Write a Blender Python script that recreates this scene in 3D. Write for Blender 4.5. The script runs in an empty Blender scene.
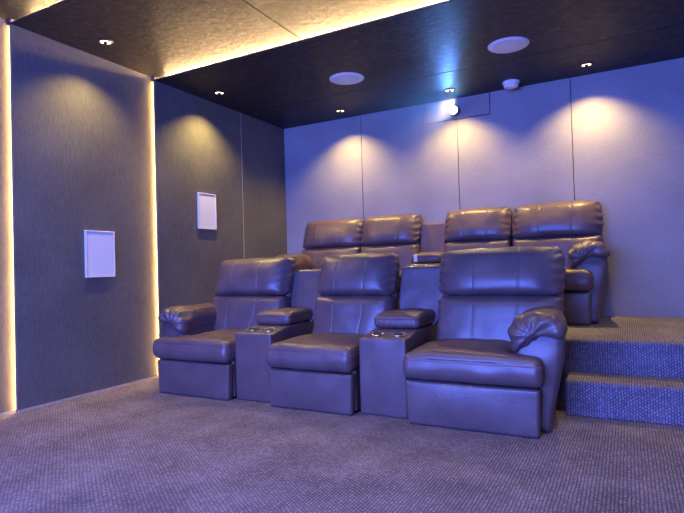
import bpy, bmesh, math, random
from mathutils import Vector, Matrix, noise

S = bpy.context.scene
COL = S.collection

# ------------------------------------------------------------------ camera
F_PX, YAW, PITCH, ROLL = 531.84, 28.24, 1.105, -1.686
y, p, r = (math.radians(v) for v in (YAW, PITCH, ROLL))
Fw = Vector((-math.sin(y) * math.cos(p), math.cos(y) * math.cos(p), math.sin(p)))
R0 = Vector((math.cos(y), math.sin(y), 0))
U0 = R0.cross(Fw)
Rr = R0 * math.cos(r) + U0 * math.sin(r)
Uu = U0 * math.cos(r) - R0 * math.sin(r)
cam_d = bpy.data.cameras.new('camera')
cam = bpy.data.objects.new('camera', cam_d)
COL.objects.link(cam)
m = Matrix((Rr, Uu, -Fw)).transposed().to_4x4()
m.translation = (0, 0, 1.0)
cam.matrix_world = m
cam_d.sensor_width = 36
cam_d.lens = F_PX * 36 / 684
cam_d.clip_start = 0.02
S.camera = cam

# ------------------------------------------------------------------ world, view, big lights
S.view_settings.view_transform = 'Standard'
S.view_settings.look = 'None'
S.view_settings.exposure = 0.12
S.view_settings.gamma = 1.0
S.view_settings.use_curve_mapping = False
w = bpy.data.worlds.new('world')
S.world = w
w.use_nodes = True
w.node_tree.nodes['Background'].inputs[0].default_value = (0.02, 0.03, 0.12, 1)
w.node_tree.nodes['Background'].inputs[1].default_value = 0.2


def light(name, kind, loc, target, energy, color, **kw):
    d = bpy.data.lights.new(name, kind)
    d.energy = energy
    d.color = color
    for k, v in kw.items():
        setattr(d, k, v)
    o = bpy.data.objects.new(name, d)
    COL.objects.link(o)
    o.location = loc
    dr = Vector(target) - Vector(loc)
    o.rotation_euler = dr.to_track_quat('-Z', 'Y').to_euler()
    return o


# glow of the projection screen on the front wall, behind the camera
light('screen_light', 'AREA', (-1.5, -2.3, 1.5), (-1.5, 5, 1.5), 860, (0.11, 0.185, 1.0),
      shape='RECTANGLE', size=3.4, size_y=1.8)
WARM = (1.0, 0.69, 0.21)
# wall-washing ceiling downlights in view
DOWN = [(-3.66, 2.88), (-3.66, 4.24), (-2.92, 5.50), (-1.60, 5.50), (-0.28, 5.50)]
DOWN_E = [110, 150, 165, 165, 180]
# downlights over the open floor, above the frame
FRONT_DOWN = [(-2.9, 1.75), (-1.5, 1.75), (-0.1, 1.75), (0.75, 4.2)]

# ------------------------------------------------------------------ materials
def nt(name):
    mt = bpy.data.materials.new(name)
    mt.use_nodes = True
    t = mt.node_tree
    b = t.nodes['Principled BSDF']
    return mt, t, b


def N(t, kind, **kw):
    n = t.nodes.new(kind)
    for k, v in kw.items():
        if k.startswith('i_'):
            n.inputs[k[2:]].default_value = v
        else:
            setattr(n, k, v)
    return n


def L(t, a, b):
    t.links.new(a, b)


def ramp(t, fac, stops):
    n = t.nodes.new('ShaderNodeValToRGB')
    e = n.color_ramp.elements
    while len(e) < len(stops):
        e.new(0.5)
    for i, (ps, c) in enumerate(stops):
        e[i].position = ps
        e[i].color = (*c, 1)
    L(t, fac, n.inputs[0])
    return n.outputs[0]


def coords(t, scale=(1, 1, 1)):
    tc = N(t, 'ShaderNodeTexCoord')
    mp = N(t, 'ShaderNodeMapping')
    mp.inputs['Scale'].default_value = scale
    L(t, tc.outputs['Object'], mp.inputs['Vector'])
    return mp.outputs['Vector']


def bump(t, b, h, strength, dist=0.01, prev=None):
    n = N(t, 'ShaderNodeBump')
    n.inputs['Strength'].default_value = strength
    n.inputs['Distance'].default_value = dist
    L(t, h, n.inputs['Height'])
    if prev is not None:
        L(t, prev, n.inputs['Normal'])
    L(t, n.outputs[0], b.inputs['Normal'])
    return n.outputs[0]


def mat_leather():
    mt, t, b = nt('leather')
    v = coords(t)
    n1 = N(t, 'ShaderNodeTexNoise', i_Scale=6.0, i_Detail=5.0)
    L(t, v, n1.inputs['Vector'])
    c = ramp(t, n1.outputs['Fac'], [(0.3, (0.095, 0.060, 0.058)), (0.7, (0.135, 0.086, 0.082))])
    L(t, c, b.inputs['Base Color'])
    n2 = N(t, 'ShaderNodeTexVoronoi', i_Scale=260.0)
    L(t, v, n2.inputs['Vector'])
    n3 = N(t, 'ShaderNodeTexNoise', i_Scale=22.0, i_Detail=6.0, i_Distortion=0.6)
    L(t, v, n3.inputs['Vector'])
    pr = bump(t, b, n2.outputs['Distance'], 0.12, 0.002)
    bump(t, b, n3.outputs['Fac'], 0.14, 0.010, pr)
    b.inputs['Roughness'].default_value = 0.41
    b.inputs['Specular IOR Level'].default_value = 0.65
    return mt


def mat_simple(name, col, rough=0.5, metal=0.0, noise_amt=0.15, scale=30):
    mt, t, b = nt(name)
    v = coords(t)
    n1 = N(t, 'ShaderNodeTexNoise', i_Scale=scale, i_Detail=4.0)
    L(t, v, n1.inputs['Vector'])
    c = ramp(t, n1.outputs['Fac'], [(0.3, tuple(x * (1 - noise_amt) for x in col)),
                                    (0.7, tuple(min(1, x * (1 + noise_amt)) for x in col))])
    L(t, c, b.inputs['Base Color'])
    b.inputs['Roughness'].default_value = rough
    b.inputs['Metallic'].default_value = metal
    return mt


def mat_wall(name, lo, hi, sc=(60, 60, 14), rough=0.8, bs=0.35):
    mt, t, b = nt(name)
    v = coords(t, sc)
    n1 = N(t, 'ShaderNodeTexNoise', i_Scale=1.0, i_Detail=6.0, i_Roughness=0.65)
    L(t, v, n1.inputs['Vector'])
    v2 = coords(t)
    n2 = N(t, 'ShaderNodeTexNoise', i_Scale=2.2, i_Detail=3.0)
    L(t, v2, n2.inputs['Vector'])
    mx = N(t, 'ShaderNodeMath', operation='MULTIPLY_ADD')
    L(t, n1.outputs['Fac'], mx.inputs[0])
    mx.inputs[1].default_value = 0.6
    sm = N(t, 'ShaderNodeMath', operation='MULTIPLY')
    L(t, n2.outputs['Fac'], sm.inputs[0])
    sm.inputs[1].default_value = 0.4
    L(t, sm.outputs[0], mx.inputs[2])
    c = ramp(t, mx.outputs[0], [(0.3, lo), (0.7, hi)])
    L(t, c, b.inputs['Base Color'])
    b.inputs['Roughness'].default_value = rough
    bump(t, b, n1.outputs['Fac'], bs, 0.006)
    return mt


def mat_ceiling():
    mt, t, b = nt('suede_ceiling')
    v = coords(t, (1, 1, 1))
    n1 = N(t, 'ShaderNodeTexNoise', i_Scale=16.0, i_Detail=7.0, i_Roughness=0.7, i_Distortion=0.5)
    L(t, v, n1.inputs['Vector'])
    c = ramp(t, n1.outputs['Fac'], [(0.36, (0.010, 0.009, 0.009)), (0.5, (0.021, 0.018, 0.017)),
                                    (0.64, (0.052, 0.045, 0.040))])
    L(t, c, b.inputs['Base Color'])
    b.inputs['Roughness'].default_value = 0.5
    b.inputs['Specular IOR Level'].default_value = 0.35
    bump(t, b, n1.outputs['Fac'], 0.8, 0.012)
    return mt


def mat_carpet():
    mt, t, b = nt('loop_carpet')
    tc = N(t, 'ShaderNodeTexCoord')
    nz = N(t, 'ShaderNodeTexNoise', i_Scale=14.0, i_Detail=3.0)
    L(t, tc.outputs['Object'], nz.inputs['Vector'])
    va = N(t, 'ShaderNodeVectorMath', operation='MULTIPLY_ADD')
    L(t, nz.outputs['Color'], va.inputs[0])
    va.inputs[1].default_value = (0.012, 0.012, 0.012)
    L(t, tc.outputs['Object'], va.inputs[2])
    sp = N(t, 'ShaderNodeSeparateXYZ')
    L(t, va.outputs[0], sp.inputs[0])
    ad = N(t, 'ShaderNodeMath', operation='ADD')
    L(t, sp.outputs['Y'], ad.inputs[0])
    L(t, sp.outputs['Z'], ad.inputs[1])
    cb = N(t, 'ShaderNodeCombineXYZ')
    L(t, ad.outputs[0], cb.inputs['X'])
    L(t, sp.outputs['X'], cb.inputs['Y'])
    br = N(t, 'ShaderNodeTexBrick', i_Scale=1.0)
    br.inputs['Color1'].default_value = (0.9, 0.9, 0.9, 1)
    br.inputs['Color2'].default_value = (0.45, 0.45, 0.45, 1)
    br.inputs['Mortar'].default_value = (0.0, 0.0, 0.0, 1)
    br.inputs['Mortar Size'].default_value = 0.0035
    br.inputs['Mortar Smooth'].default_value = 0.6
    br.inputs['Brick Width'].default_value = 0.021
    br.inputs['Row Height'].default_value = 0.0155
    L(t, cb.outputs[0], br.inputs['Vector'])
    n2 = N(t, 'ShaderNodeTexNoise', i_Scale=230.0, i_Detail=3.0)
    L(t, tc.outputs['Object'], n2.inputs['Vector'])
    n3 = N(t, 'ShaderNodeTexNoise', i_Scale=3.5, i_Detail=5.0)
    L(t, tc.outputs['Object'], n3.inputs['Vector'])
    m1 = N(t, 'ShaderNodeMath', operation='MULTIPLY')
    L(t, br.outputs['Color'], m1.inputs[0])
    m1.inputs[1].default_value = 0.30
    m2 = N(t, 'ShaderNodeMath', operation='MULTIPLY_ADD')
    L(t, n2.outputs['Fac'], m2.inputs[0])
    m2.inputs[1].default_value = 0.45
    L(t, m1.outputs[0], m2.inputs[2])
    m3 = N(t, 'ShaderNodeMath', operation='MULTIPLY_ADD')
    L(t, n3.outputs['Fac'], m3.inputs[0])
    m3.inputs[1].default_value = 0.25
    L(t, m2.outputs[0], m3.inputs[2])
    c = ramp(t, m3.outputs[0], [(0.28, (0.055, 0.042, 0.050)), (0.52, (0.21, 0.18, 0.205)),
                                (0.80, (0.50, 0.43, 0.49))])
    L(t, c, b.inputs['Base Color'])
    b.inputs['Roughness'].default_value = 0.95
    b.inputs['Specular IOR Level'].default_value = 0.1
    bump(t, b, m2.outputs[0], 0.7, 0.008)
    return mt


def mat_emit(name, col, strength):
    mt, t, b = nt(name)
    b.inputs['Base Color'].default_value = (*col, 1)
    b.inputs['Emission Color'].default_value = (*col, 1)
    b.inputs['Emission Strength'].default_value = strength
    return mt


def mat_grille(name, col):
    mt, t, b = nt(name)
    v = coords(t)
    n1 = N(t, 'ShaderNodeTexVoronoi', i_Scale=300.0)
    n1.inputs['Randomness'].default_value = 0.0
    L(t, v, n1.inputs['Vector'])
    c = ramp(t, n1.outputs['Distance'], [(0.2, tuple(x * 0.75 for x in col)), (0.5, col)])
    L(t, c, b.inputs['Base Color'])
    b.inputs['Roughness'].default_value = 0.6
    return mt


LEATHER = mat_leather()
WALL = mat_wall('fabric_wall_grey', (0.20, 0.19, 0.19), (0.33, 0.31, 0.31), sc=(70, 70, 45), bs=0.18)
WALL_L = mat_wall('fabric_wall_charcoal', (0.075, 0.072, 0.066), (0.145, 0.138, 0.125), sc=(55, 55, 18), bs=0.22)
DARKGAP = mat_simple('dark_gap', (0.02, 0.02, 0.022), 0.9)
BLACKWALL = mat_wall('fabric_wall_black', (0.03, 0.03, 0.035), (0.05, 0.05, 0.055))
CEIL = mat_ceiling()
CARPET = mat_carpet()
LED = mat_emit('led_strip', (1.0, 0.57, 0.18), 95.0)
LED_C = mat_emit('led_strip_cove', (1.0, 0.63, 0.28), 330.0)
WHITE = mat_simple('white_plastic', (0.75, 0.75, 0.76), 0.45, noise_amt=0.03)
GRILLE = mat_grille('speaker_grille', (0.88, 0.88, 0.88))
TRIM = mat_simple('aluminium_trim', (0.45, 0.42, 0.38), 0.45, 0.3)
BLACK = mat_simple('black_metal', (0.02, 0.02, 0.02), 0.4)
CHROME = mat_simple('steel_ring', (0.75, 0.75, 0.78), 0.22, 1.0, 0.05)
LAMP = mat_emit('lamp_glow', (1.0, 0.72, 0.40), 9.0)
LENS = mat_emit('lens_glow', (0.30, 0.66, 1.0), 50.0)
PAPER = mat_simple('paper', (0.8, 0.8, 0.8), 0.7, noise_amt=0.05)


# ------------------------------------------------------------------ mesh helpers
def finish(name, bm, mat, parent=None, smooth=False):
    bmesh.ops.recalc_face_normals(bm, faces=bm.faces)
    me = bpy.data.meshes.new(name)
    bm.to_mesh(me)
    bm.free()
    if smooth:
        for f in me.polygons:
            f.use_smooth = True
    me.materials.append(mat)
    o = bpy.data.objects.new(name, me)
    COL.objects.link(o)
    if parent:
        o.parent = parent
    return o


def box(bm, x0, x1, y0, y1, z0, z1, bev=0.0, seg=2):
    r_ = bmesh.ops.create_cube(bm, size=1)
    vs = r_['verts']
    for v in vs:
        v.co = Vector(((x0 + x1) / 2 + v.co.x * (x1 - x0), (y0 + y1) / 2 + v.co.y * (y1 - y0),
                       (z0 + z1) / 2 + v.co.z * (z1 - z0)))
    if bev:
        es = list({e for v in vs for e in v.link_edges})
        bmesh.ops.bevel(bm, geom=es, offset=bev, segments=seg, affect='EDGES', profile=0.5)


def lathe(bm, prof, c, n=40, axis='Z'):
    """prof: list of (radius, height); closed if radius 0 at the ends"""
    rings = []
    for rr, h in prof:
        ring = []
        for i in range(n):
            a = 2 * math.pi * i / n
            if axis == 'Z':
                q = (c[0] + rr * math.cos(a), c[1] + rr * math.sin(a), c[2] + h)
            else:
                q = (c[0] + rr * math.cos(a), c[1] + h, c[2] + rr * math.sin(a))
            ring.append(bm.verts.new(q))
        rings.append(ring)
    for a, b in zip(rings, rings[1:]):
        for i in range(n):
            bm.faces.new((a[i], a[(i + 1) % n], b[(i + 1) % n], b[i]))
    for ring in (rings[0], rings[-1]):
        try:
            bm.faces.new(ring)
        except ValueError:
            pass


def axis_pts(h, rad, n, extra=()):
    """positions from -h to h, denser in the rounded ends"""
    rad = min(rad, h * 0.98)
    pts = set()
    for i in range(6):
        a = i / 6 * math.pi / 2
        # distribute arc evenly when later normalised
        pts.add(round(-h + rad - rad * math.tan(a / 2) / math.tan(math.pi / 4), 5))
        pts.add(round(h - rad + rad * math.tan(a / 2) / math.tan(math.pi / 4), 5))
    pts.add(-h)
    pts.add(h)
    inner = h - rad
    k = max(2, n)
    for i in range(k + 1):
        pts.add(round(-inner + 2 * inner * i / k, 5))
    for e, ww in extra:
        for d in (-1.6, -0.8, -0.4, 0, 0.4, 0.8, 1.6):
            q = e + d * ww
            if -inner < q < inner:
                pts.add(round(q, 5))
    out = sorted(pts)
    res = [out[0]]
    for q in out[1:]:
        if q - res[-1] > 0.0009:
            res.append(q)
    res[-1] = h
    return res


def pillow(bm, x0, x1, y0, y1, z0, z1, rad, n=(24, 12, 16), deform=None, xe=(), ze=(), ye=()):
    """rounded box with dense skin. deform(x,y,z,normal)->Vector (local coordinates of the thing)"""
    c = Vector(((x0 + x1) / 2, (y0 + y1) / 2, (z0 + z1) / 2))
    h = Vector(((x1 - x0) / 2, (y1 - y0) / 2, (z1 - z0) / 2))
    rad = min(rad, h.x * .98, h.y * .98, h.z * .98)
    ax = [axis_pts(h.x, rad, n[0], [(e - c.x, ww) for e, ww in xe]),
          axis_pts(h.y, rad, n[1], [(e - c.y, ww) for e, ww in ye]),
          axis_pts(h.z, rad, n[2], [(e - c.z, ww) for e, ww in ze])]
    inner = h - Vector((rad, rad, rad))
    cache = {}

    def vert(q):
        key = (round(q[0], 5), round(q[1], 5), round(q[2], 5))
        if key in cache:
            return cache[key]
        pv = Vector(q)
        cl = Vector([max(-inner[i], min(inner[i], pv[i])) for i in range(3)])
        d = pv - cl
        nn = d.normalized() if d.length > 1e-9 else Vector((0, 0, 1))
        # several axes outside: rounded; one axis: flat face
        co = cl + nn * rad + c
        if deform:
            co = deform(co, nn)
        v = bm.verts.new(co)
        cache[key] = v
        return v

    for a in range(3):
        b_, c_ = (a + 1) % 3, (a + 2) % 3
        for s in (-1, 1):
            A, B = ax[b_], ax[c_]
            for i in range(len(A) - 1):
                for j in range(len(B) - 1):
                    qs = []
                    for (ii, jj) in ((i, j), (i + 1, j), (i + 1, j + 1), (i, j + 1)):
                        q = [0, 0, 0]
                        q[a] = s * h[a]
                        q[b_] = A[ii]
                        q[c_] = B[jj]
                        qs.append(vert(q))
                    if len(set(qs)) == 4:
                        try:
                            bm.faces.new(qs)
                        except ValueError:
                            pass


def sst(a, b, x):
    t_ = max(0.0, min(1.0, (x - a) / (b - a)))
    return t_ * t_ * (3 - 2 * t_)


def gs(x, c, ww):
    return math.exp(-((x - c) / ww) ** 2)


def tag(o, label=None, cat=None, group=None, kind=None):
    if label:
        o['label'] = label
    if cat:
        o['category'] = cat
    if group:
        o['group'] = group
    if kind:
        o['kind'] = kind
    return o


def thing(name, loc, label, cat, group=None):
    o = bpy.data.objects.new(name, None)
    o.empty_display_size = 0.1
    COL.objects.link(o)
    o.location = loc
    return tag(o, label, cat, group)


def struct(name, bm, mat, parent=None, smooth=False, kind='structure'):
    o = finish(name, bm, mat, parent, smooth)
    if parent is None:
        o['kind'] = kind
    return o


# ------------------------------------------------------------------ the room
XL1, XL2, XL3 = -4.02, -3.977, -3.935       # three wall steps, each stands further into the room
ZC1, ZC2, ZC3 = 2.918, 2.878, 2.838
YA, YB, YW = 2.312, 3.636, 5.814
XR, YF = 1.15, -2.5
ZP, Z1 = 0.442, 0.217
YS1, YS2 = 3.741, 4.065
XS = -0.385

bm = bmesh.new(); box(bm, -4.2, XR, YF, YW + .1, -0.1, 0)
struct('floor', bm, CARPET)
# platform with rounded nosings and the lower step of the aisle
def carpet_block(x0, x1, y0, y1, z0, z1):
    b_ = bmesh.new()
    box(b_, x0, x1, y0, y1, z0, z1)
    es = [e for e in b_.edges if all(v.co.y < y0 + .001 and v.co.z > z1 - .001 for v in e.verts)]
    bmesh.ops.bevel(b_, geom=es, offset=0.022, segments=4, affect='EDGES', profile=0.5)
    return b_
tag(struct('seating_platform', carpet_block(XL3 + .002, XR - .002, YS2, YW - .018, 0.0, ZP), CARPET), kind='structure')
tag(struct('aisle_step', carpet_block(XS, XR - .002, YS1, YS2 - .001, 0.0, Z1), CARPET), kind='structure')

# back wall: fabric panels over a dark backing, with the hatch beside the projector
bm = bmesh.new(); box(bm, -4.2, XR, YW + .014, YW + .1, 0, 3.1)
struct('wall_back', bm, DARKGAP)
bm = bmesh.new()
seams = [-4.1, -2.809, -1.62, -0.451, 0.74, XR]
HX0, HX1, HZ = -1.99, -1.255, 2.605
g = .004
for a, b in zip(seams, seams[1:]):
    if a < HX0 < b:
        box(bm, a + g, HX0 - g, YW, YW + .014, 0, 3.0); box(bm, HX0 - g, b - g, YW, YW + .014, 0, HZ - g)
    elif a < HX1 < b:
        box(bm, a + g, HX1 + g, YW, YW + .014, 0, HZ - g); box(bm, HX1 + g, b - g, YW, YW + .014, 0, 3.0)
    else:
        box(bm, a + g, b - g, YW, YW + .014, 0, 3.0)
struct('wall_back_fabric', bm, WALL)
# other walls
bm = bmesh.new(); box(bm, XL1 - .1, XL1, YF, YA + .3, 0, 3.1); struct('wall_left_front', bm, WALL_L)
bm = bmesh.new(); box(bm, XL2 - .02, XL2, YA - .0, YB + .2, 0, ZC2 + .08); struct('wall_left_middle', bm, WALL_L)
bm = bmesh.new(); box(bm, XL3 - .02, XL3, YB, 4.916, 0, 2.9); box(bm, XL3 - .02, XL3, 4.924, YW + .01, 0, 2.9)
struct('wall_left_back', bm, WALL_L)
bm = bmesh.new(); box(bm, XL3 - .2, XL3 - .03, YB + .201, YW + .1, 0, 3.1); struct('wall_left', bm, DARKGAP)
bm = bmesh.new(); box(bm, XR, XR + .1, YF, YW + .1, 0, 3.1); struct('wall_right', bm, BLACKWALL)
bm = bmesh.new(); box(bm, -4.2, XR, YF - .1, YF, 0, 3.1); struct('wall_front', bm, BLACKWALL)
# ceiling steps
bm = bmesh.new(); box(bm, -4.2, XR, YF, YA + .4, ZC1, 3.1); struct('ceiling', bm, CEIL)
bm = bmesh.new()
box(bm, -4.2, -2.304, YA, YB + .3, ZC2, ZC2 + .012); box(bm, -2.296, XR, YA, YB + .3, ZC2, ZC2 + .012)
box(bm, -4.2, XR, YA + .16, YA + .4, ZC2 + .012, ZC1)
struct('ceiling_middle', bm, CEIL)
bm = bmesh.new()
box(bm, -4.2, XR, YB, 4.965, ZC3, ZC3 + .010); box(bm, -4.2, XR, 4.977, YW + .02, ZC3, ZC3 + .010)
box(bm, -4.2, XR, YB + .14, YW, ZC3 + .010, 3.0)
struct('ceiling_back', bm, CEIL)
# pale bead stands in for LED light leaking at the wall foot; seam trim
bm = bmesh.new(); box(bm, XL2, XL2 + .012, YA, YB - .002, 0, .016); struct('baseboard_glow_left', bm, TRIM)
bm = bmesh.new(); box(bm, XL1, XL1 + .012, YF, YA - .002, 0, .016); struct('baseboard_glow_left_front', bm, TRIM)
bm = bmesh.new(); box(bm, XL3 - .012, XL3 + .002, 4.917, 4.923, ZP, 2.838); struct('trim_1', bm, TRIM)

# LED strips: upright ones in the wall steps, level ones in the ceiling coves
def led(name, b, lab, mat=LED):
    o = finish(name, b, mat)
    tag(o, lab, 'light strip', 'warm light strips')
bm = bmesh.new(); box(bm, XL2 + .001, XL3 - .021, YB + .020, YB + .024, 0.02, ZC3 - .002)
led('led_strip', bm, 'upright warm glowing light strip between the two left wall speakers')
bm = bmesh.new(); box(bm, XL1 + .001, XL2 - .021, YA + .020, YA + .024, 0.02, ZC2 - .002)
led('led_strip', bm, 'upright warm glowing light strip at the far left edge of the picture')
bm = bmesh.new(); box(bm, XL2 + .06, XR - .01, YB + .125, YB + .135, ZC3 + .018, ZC3 + .030)
led('led_strip', bm, 'long warm ceiling cove light strip running above the front row', LED_C)
bm = bmesh.new(); box(bm, XL1 + .06, XR - .01, YA + .145, YA + .155, ZC2 + .020, ZC2 + .032)
led('led_strip', bm, 'warm ceiling cove light strip at the top left corner', LED_C)

# ------------------------------------------------------------------ hatch and projector
h = thing('ceiling_hatch', (-1.62, YW - .0, HZ), 'rectangular grey access panel high on the back wall around the projector lens', 'access panel')
h.name = 'access_panel'
bm = bmesh.new(); box(bm, HX0 + g - .0 + 1.62, HX1 - g + 1.62, -.004, .012, g, ZC3 - HZ - .003)
finish('panel', bm, WALL, h)
LP = Vector((-1.64, YW - .06, 2.695))
pj = thing('projector_lens', (LP.x, LP.y, LP.z), 'bright blue-white projector lens poking out of the back wall under the ceiling', 'projector')
bm = bmesh.new(); lathe(bm, [(.028, 0.055), (.040, .055), (.040, 0.0), (.034, -.006), (.030, .004), (.028, .03)], (0, 0, 0), axis='Y')
pj.scale = (1.55, 1.0, 1.55)
finish('lens_barrel', bm, BLACK, pj, True)
bm = bmesh.new(); lathe(bm, [(.001, -.022), (.014, -.019), (.025, -.010), (.0275, .004), (.001, .007)], (0, 0, 0), axis='Y')
finish('lens_glass', bm, LENS, pj, True)['label'] = 'glowing blue-white front glass'
light('projector_light', 'SPOT', (LP.x, LP.y - .045, LP.z), (LP.x - .45, LP.y - 2.5, LP.z - .05), 42, (0.10, 0.30, 1.0),
      spot_size=math.radians(72), spot_blend=0.5, shadow_soft_size=0.012)

# ------------------------------------------------------------------ ceiling fixtures
DL = ['recessed ceiling downlight nearest the left foreground wall speaker',
      'recessed ceiling downlight above the farther wall speaker on the left wall',
      'leftmost recessed downlight along the back wall',
      'recessed downlight just above the projector lens',
      'rightmost recessed downlight along the back wall']


def downlight(x, y_, z, label, group=None):
    t_ = thing('downlight', (x, y_, z), label, 'ceiling light', group)
    b_ = bmesh.new()
    lathe(b_, [(.040, -.001), (.043, -.010), (.056, -.010), (.060, -.004), (.060, .0)], (0, 0, 0), 32)
    bmesh.ops.delete(b_, geom=[f for f in b_.faces if len(f.verts) > 4], context='FACES_ONLY')
    finish('trim_ring', b_, BLACK, t_, True)
    b_ = bmesh.new()
    lathe(b_, [(.001, -.003), (.041, -.003), (.041, -.001), (.001, -.001)], (0, 0, 0), 32)
    finish('reflector', b_, LAMP, t_)['label'] = 'glowing warm reflector'
    b_ = bmesh.new()
    lathe(b_, [(.001, -.020), (.010, -.019), (.018, -.012), (.018, -.003)], (0, 0, 0), 20)
    finish('bulb_cap', b_, BLACK, t_, True)
    return t_


for i, (x, y_) in enumerate(DOWN):
    z = ZC2 if y_ < YB else ZC3
    downlight(x, y_, z, DL[i], 'recessed ceiling downlights')
    light('downlight_beam', 'SPOT', (x, y_, z - .02), (x, y_, 0), DOWN_E[i], WARM,
          spot_size=math.radians(121), spot_blend=0.75, shadow_soft_size=0.018)
for (x, y_) in FRONT_DOWN:
    z = ZC1 if y_ < YA else ZC3
    light('downlight_beam', 'SPOT', (x, y_, z - .02), (x, y_, 0), 80, (1.0, 0.80, 0.62),
          spot_size=math.radians(104), spot_blend=1.0, shadow_soft_size=0.03)


def ceiling_speaker(x, y_, label):
    t_ = thing('ceiling_speaker', (x, y_, ZC3), label, 'speaker', 'round ceiling speakers')
    b_ = bmesh.new()
    lathe(b_, [(.142, 0), (.150, -.003), (.160, -.006), (.168, -.003), (.170, 0)], (0, 0, 0), 48)
    bmesh.ops.delete(b_, geom=[f for f in b_.faces if len(f.verts) > 4], context='FACES_ONLY')
    finish('rim', b_, WHITE, t_, True)
    b_ = bmesh.new()
    lathe(b_, [(.001, -.008), (.08, -.0075), (.130, -.006), (.148, -.0035), (.148, -.001), (.001, -.001)], (0, 0, 0), 48)
    finish('grille', b_, GRILLE, t_, True)


ceiling_speaker(-2.36, 4.60, 'round white ceiling speaker left of the projector lens')
ceiling_speaker(-0.83, 4.64, 'round white ceiling speaker right of the projector lens')
t = thing('smoke_detector', (-0.99, 5.605, ZC3), 'white round smoke detector on the dark ceiling near the back wall', 'smoke detector')
bm = bmesh.new(); lathe(bm, [(.001, -.018), (.082, -.018), (.086, -.012), (.086, 0), (.001, 0)], (0, 0, 0), 40)
finish('base_plate', bm, WHITE, t, True)
bm = bmesh.new(); lathe(bm, [(.001, -.060), (.055, -.059), (.068, -.054), (.073, -.046), (.073, -.036), (.066, -.034), (.066, -.029), (.075, -.027), (.077, -.0185), (.001, -.0185)], (0, 0, 0), 40)
finish('sensor_cover', bm, WHITE, t, True)

# ------------------------------------------------------------------ wall speakers
def wall_speaker(x, y0, y1, z0, z1, label):
    t_ = thing('wall_speaker', (x, (y0 + y1) / 2, z0), label, 'speaker', 'rectangular wall speakers')
    hw, hh = (y1 - y0) / 2, z1 - z0
    b_ = bmesh.new()
    for (a, b, c, d) in ((-hw, hw, 0, .012), (-hw, hw, hh - .012, hh), (-hw, -hw + .012, .0125, hh - .0125), (hw - .012, hw, .0125, hh - .0125)):
        box(b_, 0.0, .022, a, b, c, d, .003)
    finish('frame', b_, WHITE, t_)
    b_ = bmesh.new(); box(b_, 0.001, .017, -hw + .0125, hw - .0125, .0125, hh - .0125, .003)
    finish('grille', b_, GRILLE, t_)


wall_speaker(XL2, 2.881, 3.165, .972, 1.366, 'white rectangular wall speaker on the foreground left wall panel')
wall_speaker(XL3, 4.17, 4.44, 1.44, 1.82, 'white rectangular wall speaker beyond the upright light strip, above the front row')


# ------------------------------------------------------------------ seats
rnd = random.Random(5)


def wr(x, y_, z, f, amp, seed=0.0):
    return noise.noise(Vector((x * f + seed, y_ * f - seed, z * f + 3.1 * seed))) * amp


def seamfn(xs, ww, d):
    def f(x):
        return sum(-d * gs(x, s, ww) for s in xs)
    return f


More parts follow.
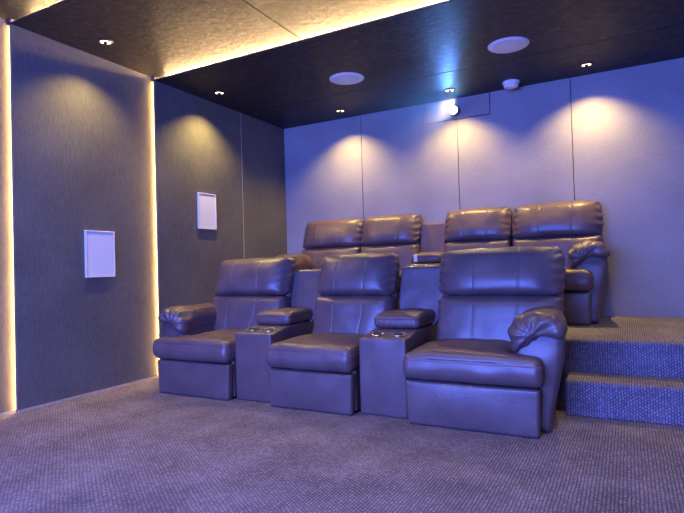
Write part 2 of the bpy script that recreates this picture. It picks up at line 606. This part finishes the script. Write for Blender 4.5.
def recliner(origin, body, back, arm, label, group, seed, zs=1.0, name='recliner_chair'):
    """body, back, arm: world x ranges. arm = None or (x0, x1, side)"""
    ox, oy, oz = origin
    t_ = thing(name, origin, label, 'armchair', group)
    t_.scale = (1, 1, zs)
    b0, b1 = body[0] - ox, body[1] - ox
    k0, k1 = back[0] - ox, back[1] - ox
    side = 0
    if arm:
        a0, a1, side = arm[0] - ox, arm[1] - ox, arm[2]
    # inner seat limits
    s0, s1 = b0, b1
    if side < 0:
        s0 = a1
    if side > 0:
        s1 = a0
    # --- base box (behind the footrest)
    b_ = bmesh.new()
    box(b_, s0 + .012, s1 - .012, .075, .80, 0.015, .295, .01)
    finish('base', b_, LEATHER, t_)
    # --- footrest
    def dfoot(co, n):
        co = co.copy()
        u = (co.x - (b0 + b1) / 2) / ((b1 - b0) / 2)
        vz = (co.z - .145) / .135
        if n.y < 0:
            co.y -= .014 * (1 - u * u) * (1 - vz * vz) + wr(co.x, 0, co.z, 5, .006, seed)
        co.x += -.010 * u * (1 - sst(-1, 1, vz))
        return co
    b_ = bmesh.new()
    pillow(b_, b0 + (.035 if side < 0 else .008), b1 - .005, .004, .07, .001, .277, .020, (22, 4, 14), dfoot)
    finish('footrest', b_, LEATHER, t_, True)
    # --- seat cushion, widened in front of the arm
    xm = (s0 + s1) / 2

    def dseat(co, n):
        co = co.copy()
        u = (co.x - (b0 + b1) / 2) / ((b1 - b0) / 2)
        top = sst(.30, .45, co.z)
        vy = sst(-.02, .30, co.y)
        co.z += top * ((1 - u ** 4) * (.018 + .020 * vy) + wr(co.x, co.y, 0, 7, .010, seed) * 1.0)
        if n.z > .5:
            # soft creases running back from the front edge
            co.z -= .0008 * vy * gs(math.sin((co.x + wr(co.x, co.y, 0, 4, .05, seed)) * 26), 1, .25) * (1 - vy * .4)
        # stitched line along the top of the front border
        g_ = gs(co.z, .412, .0045)
        if n.y < -.3 or abs(n.x) > .6:
            co.y += .006 * g_ * max(0, -n.y)
            co.x -= .006 * g_ * n.x
            if co.z < .412:
                co.y -= max(0, -n.y) * .008 * gs(co.z, .36, .04)
                co += n * wr(co.x, co.y, co.z, 9, .006, seed + 2)
        sq = sst(.085, .125, co.y)
        if side > 0 and co.x > xm:
            f_ = (co.x - xm) / (b1 - xm)
            co.x = xm + (co.x - xm) * (1 - sq * (1 - (s1 - .004 - xm) / (b1 - xm)))
        if side < 0 and co.x < xm:
            co.x = xm + (co.x - xm) * (1 - sq * (1 - (xm - s0 - .004) / (xm - b0)))
        return co
    b_ = bmesh.new()
    pillow(b_, b0 - .004, b1 + (.016 if side > 0 else .002), -.022, .56, .284, .448, .050, (30, 24, 12), dseat,
           ze=[(.412, .005)], ye=[(.10, .02)])
    finish('seat_cushion', b_, LEATHER, t_, True)
    # --- backrest
    kc, kh = (k0 + k1) / 2, (k1 - k0) / 2
    TILT = .27
    seams_x = (kc - kh * .36, kc + kh * .36)

    def narrow(co):
        # below the console lids the back is no wider than the seat
        f_ = 1 - sst(.50, .63, co.z)
        if co.x > kc and k1 > b1 - .006:
            co.x = kc + (co.x - kc) * (1 - f_ * (1 - (b1 - .006 - kc) / (k1 - kc)))
        if co.x < kc and k0 < b0 + .006:
            co.x = kc - (kc - co.x) * (1 - f_ * (1 - (kc - b0 - .006) / (kc - k0)))
        return co

    def lean(co, z_ref=.42):
        co.y += (co.z - z_ref) * TILT
        return co

    def gather(co, n, zc):
        """small folds drawn in along the upright edges of the cushion"""
        e = abs(co.x - kc) / kh
        s_ = sst(.72, .97, e)
        ph = co.z * 95 + wr(co.x, co.y, co.z, 12, 2.2, seed + (3 if co.x > kc else 0))
        return s_ * math.sin(ph) * .0042

    def dhead(co, n):
        co = co.copy()
        u = (co.x - kc) / kh
        vz = (co.z - .93) / .17
        fr = max(0.0, -n.y)
        vq = (co.z - .90) / (.20 if co.z > .90 else .145)
        co.y -= fr * (.085 * (1 - u ** 4) * math.sqrt(max(0, 1 - min(1, abs(vq)) ** 2)) - .012)
        co.y += .03 * abs(u) ** 6 * fr
        if n.y < 0.2:
            ds = sum(gs(co.x, s, .0065) for s in seams_x)
            co += -n * (.0025 * ds)
            co += n * (gather(co, n, 0) + wr(co.x, co.y, co.z, 6, .008, seed))
            # pulled folds along the crease
            co += n * (.006 * gs(co.z, .80, .035) * math.sin(co.x * 60 + wr(co.x, 0, co.z, 9, 3, seed)) * abs(u) ** 2)
        co.x -= u * .010 * sst(.95, 1.10, co.z)
        co.z += .012 * (1 - u * u) * sst(.9, 1.05, co.z)
        return lean(co)
    b_ = bmesh.new()
    pillow(b_, k0, k1, .500, .675, .765, 1.092, .058, (26, 8, 22), dhead, xe=[(s, .006) for s in seams_x])
    finish('head_cushion', b_, LEATHER, t_, True)

    def dlum(co, n):
        co = co.copy()
        u = (co.x - kc) / kh
        vq = (co.z - .69) / (.09 if co.z > .69 else .32)
        fr = max(0.0, -n.y)
        co.y -= fr * .048 * (1 - u ** 4) * math.sqrt(max(0, 1 - min(1, abs(vq)) ** 2))
        co.z -= .010 * u * u * sst(.70, .77, co.z)
        if n.y < 0.2:
            ds = sum(gs(co.x, s, .0065) for s in seams_x)
            co += -n * (.0022 * ds)
            co += n * (.7 * gather(co, n, 0) + wr(co.x, co.y, co.z, 6, .008, seed + 7))
        return lean(narrow(co))
    b_ = bmesh.new()
    pillow(b_, k0 + .006, k1 - .006, .500, .655, .405, .775, .045, (26, 8, 20), dlum, xe=[(s, .006) for s in seams_x])
    finish('lumbar_cushion', b_, LEATHER, t_, True)

    def dshell(co, n):
        co = co.copy()
        u = (co.x - kc) / kh
        co += n * wr(co.x, co.y, co.z, 7, .006, seed + 9)
        co.x -= u * .03 * sst(.9, 1.06, co.z)
        return lean(narrow(co))
    b_ = bmesh.new()
    pillow(b_, k0 + .012, k1 - .012, .600, .685, .30, 1.062, .040, (10, 4, 16), dshell)
    finish('back_shell', b_, LEATHER, t_, True)
    # --- arm
    if side:
        def dpanel(co, n):
            co = co.copy()
            out = (co.x - (a0 + a1) / 2) / ((a1 - a0) / 2) * side    # +1 at the outer face
            low = 1 - sst(0.0, .52, co.z)
            co.x -= side * (.085 * low + .060 * sst(.15, .8, co.y)) * max(0, (out + .2) / 1.2)
            co.y -= max(0, -n.y) * .020 * (1 - out * out) * gs(co.z, .35, .3)
            co.y += .03 * sst(.45, .62, co.z) * max(0, -n.y)
            if n.y < -.5 or out > .5:
                co += n * wr(co.x, co.y, co.z, 8, .006, seed + 11)
            return co
        b_ = bmesh.new()
        pillow(b_, a0 + .012, a1 - .008, .125, .80, .002, .615, .040, (10, 16, 16), dpanel)
        finish('armrest', b_, LEATHER, t_, True)

        def dpad(co, n):
            co = co.copy()
            out = (co.x - (a0 + a1) / 2) / ((a1 - a0) / 2) * side
            t2 = (co.z - .565) / .135
            f_ = sst(.1, .35, co.y)
            # inner lobe hangs down to the seat
            co.z -= (.105 * (1 - .35 * f_)) * (1 - sst(-1.0, .25, out)) * (1 - .75 * max(0, min(1, t2)))
            co.z -= .018 * out * out + .012 * sst(.2, 1, out)
            co.z -= .02 * (1 - sst(.06, .22, co.y)) * max(0, n.z)
            # radiating tucks at the rounded front
            ang = math.atan2(co.z - .56, (out + .2) * .16)
            rr = math.sin(ang * 9 + wr(co.x, co.y, co.z, 8, 2.5, seed))
            co.x -= side * .045 * sst(.2, .6, co.y) * max(0, out)
            co += n * rr * (.0058 * (1 - sst(.12, .33, co.y)))
            co += n * wr(co.x, co.y, co.z, 9, .012, seed + 4)
            return co
        b_ = bmesh.new()
        pillow(b_, a0 - .006 * (side > 0) - .0, a1 + .004, .075, .66, .560, .705, .066, (20, 30, 10), dpad)
        finish('arm_pad', b_, LEATHER, t_, True)
    return t_


def console(origin, xr, wedge, label, group, seed, zs=1.0):
    ox, oy, oz = origin
    t_ = thing('console_table', origin, label, 'console', group)
    t_.scale = (1, 1, zs)
    x0, x1 = xr[0] - ox, xr[1] - ox
    w0, w1 = wedge[0] - ox, wedge[1] - ox
    cx = (x0 + x1) / 2
    # body with cup-holder deck; flat black discs stand in for the dark hollows
    cups = [(cx - .078, .115), (cx + .078, .115)]
    def dbody(co, n):
        co = co.copy()
        if n.y < -.5:
            co.y -= .006 * gs(co.z, .25, .2)
            co += n * wr(co.x, co.y, co.z, 7, .005, seed)
        co.z += .035 * sst(.0, .30, co.y) * sst(.4, .51, co.z)
        return co
    b_ = bmesh.new()
    pillow(b_, x0, x1, 0.0, .80, .001, .515, .014, (12, 24, 16), dbody)
    body = finish('body', b_, LEATHER, t_, True)
    for cxx, cyy in cups:
        zt = .5165 + .035 * sst(.0, .30, cyy) + .0015
        b_ = bmesh.new()
        lathe(b_, [(.036, .004), (.040, .007), (.046, .007), (.050, .003), (.050, -.002), (.036, -.002)], (0, 0, 0), 36)
        bmesh.ops.delete(b_, geom=[f for f in b_.faces if len(f.verts) > 4], context='FACES_ONLY')
        c_ = finish('cup_holder', b_, CHROME, t_, True)
        c_.location = (cxx, cyy, zt)
        c_.rotation_euler = (math.radians(8), 0, 0)
        b_ = bmesh.new()
        lathe(b_, [(.001, .001), (.036, .001), (.036, .0035), (.037, .0035), (.037, -.001), (.001, -.001)], (0, 0, 0), 36)
        k_ = finish('well', b_, BLACK, c_)
        k_['label'] = 'flat black disc standing in for the dark cup hollow'
    # padded lid
    def dlid(co, n):
        co = co.copy()
        u = (co.x - cx) / ((x1 - x0) / 2)
        if n.z > 0:
            co.z += n.z * .014 * (1 - u * u)
        co.z -= .020 * (1 - sst(.24, .36, co.y)) * max(0, n.z)
        g_ = gs(co.z, .615, .004)
        co -= n * .004 * g_
        ph = co.x * 150
        co += n * (max(0, -n.y) * math.sin(ph) * .0012 + wr(co.x, co.y, co.z, 9, .006, seed + 1))
        return co
    b_ = bmesh.new()
    pillow(b_, x0 - .004, x1 + .004, .245, .63, .552, .655, .036, (20, 20, 10), dlid, ze=[(.615, .004)])
    finish('armrest_lid', b_, LEATHER, t_, True)
    # upright back wedge
    def dw(co, n):
        co = co.copy()
        co += n * wr(co.x, co.y, co.z, 8, .006, seed + 3)
        e = sst(.75, 1, abs(co.x - (w0 + w1) / 2) / ((w1 - w0) / 2))
        co += n * e * math.sin(co.z * 90) * .002
        f_ = 1 - sst(.52, .64, co.z)
        co.x += f_ * ((x0 + .004 - w0) * (w1 - co.x) + (x1 - .004 - w1) * (co.x - w0)) / (w1 - w0)
        co.y += (co.z - .42) * .25
        return co
    b_ = bmesh.new()
    pillow(b_, w0, w1, .555, .68, .36, .985, .022, (14, 6, 24), dw)
    finish('back_panel', b_, LEATHER, t_, True)
    return t_


YF0 = 3.160
GF, GB, GC = 'front row recliners', 'back row recliners', 'consoles between the recliners'
recliner((-3.09, YF0, 0), (-3.51, -2.705), (-3.40, -2.585), (-3.565, -3.265, -1),
         'leather recliner with one armrest at the left end of the front row', GF, 1.3)
recliner((-1.99, YF0 - .008, 0), (-2.345, -1.645), (-2.285, -1.595), None,
         'armless leather recliner in the middle of the front row between two consoles', GF, 2.7)
recliner((-.86, YF0 - .022, 0), (-1.275, -.455), (-1.235, -.38), (-.635, -.33, 1),
         'large leather recliner with gathered armrest at the right end of the front row', GF, 4.1)
console((-2.54, 3.235, 0), (-2.70, -2.36), (-2.60, -2.29),
        'leather cup-holder console beside the leftmost front-row recliner', GC, 1.0)
console((-1.46, 3.235, 0), (-1.63, -1.29), (-1.59, -1.22),
        'leather cup-holder console beside the rightmost front-row recliner', GC, 2.0)
YB0, ZB = 4.925, ZP
recliner((-3.04, YB0, ZB), (-3.40, -2.69), (-3.54, -2.73), (-3.63, -3.33, -1),
         'back-row recliner at the left end, its headrest first from the left', GB, 5.2, 1.03)
recliner((-2.33, YB0, ZB), (-2.68, -2.005), (-2.735, -2.03), None,
         'back-row recliner just left of the back-row console', GB, 6.4, 1.03)
recliner((-1.33, YB0, ZB), (-1.665, -1.0), (-1.735, -1.04), None,
         'back-row recliner just right of the back-row console', GB, 7.7, 1.03)
recliner((-.62, YB0, ZB), (-.99, -.28), (-1.025, -.20), (-.455, -.145, 1),
         'back-row recliner with armrest at the right end beside the steps', GB, 8.8, 1.03)
console((-1.835, YB0 + .05, ZB), (-1.995, -1.675), (-2.03, -1.74),
        'back-row leather console between the two pairs of back-row recliners', GC, 3.0, 1.03)
# paper tag on the back-row console
bm = bmesh.new()
box(bm, -.02, .02, -.002, .0, -.075, 0, .0006, 1)
tg = finish('care_tag', bm, PAPER)
tg.location = (-1.93, YB0 + .27, ZB + .66)
tag(tg, 'small white paper tag hanging on the back-row console lid', 'tag')

# ------------------------------------------------------------------ haze in the projector beam
bm = bmesh.new()
D = Vector((-.45, -2.5, -.05)).normalized()
TOP = ZC3 - .12
ux = D.cross(Vector((0, 0, 1))).normalized(); uz = ux.cross(D)
apex = Vector((LP.x, LP.y - .045, LP.z)) + D * .01
n = 40
rings = []
for dist in (.0, .25, .5, .75, 1.0, 1.3):
    rr = .06 + dist * math.tan(math.radians(34))
    ring = []
    for i in range(n):
        a = 2 * math.pi * i / n
        q = apex + D * (dist + .10) + (ux * math.cos(a) + uz * math.sin(a)) * rr
        q.z = min(q.z, TOP)
        ring.append(bm.verts.new(q))
    rings.append(ring)
for a, b in zip(rings, rings[1:]):
    for i in range(n):
        bm.faces.new((a[i], a[(i + 1) % n], b[(i + 1) % n], b[i]))
bm.faces.new(rings[0]); bm.faces.new(rings[-1])
hz = bpy.data.materials.new('haze')
hz.use_nodes = True
tt = hz.node_tree
tt.nodes.remove(tt.nodes['Principled BSDF'])
vs = tt.nodes.new('ShaderNodeVolumeScatter')
vs.inputs['Color'].default_value = (1, 1, 1, 1)
vs.inputs['Density'].default_value = 0.16
vs.inputs['Anisotropy'].default_value = 0.55
tt.links.new(vs.outputs[0], tt.nodes['Material Output'].inputs['Volume'])
o = finish('beam_haze', bm, hz)
tag(o, 'faint blue haze fanning out in the projector beam', 'haze', kind='stuff')
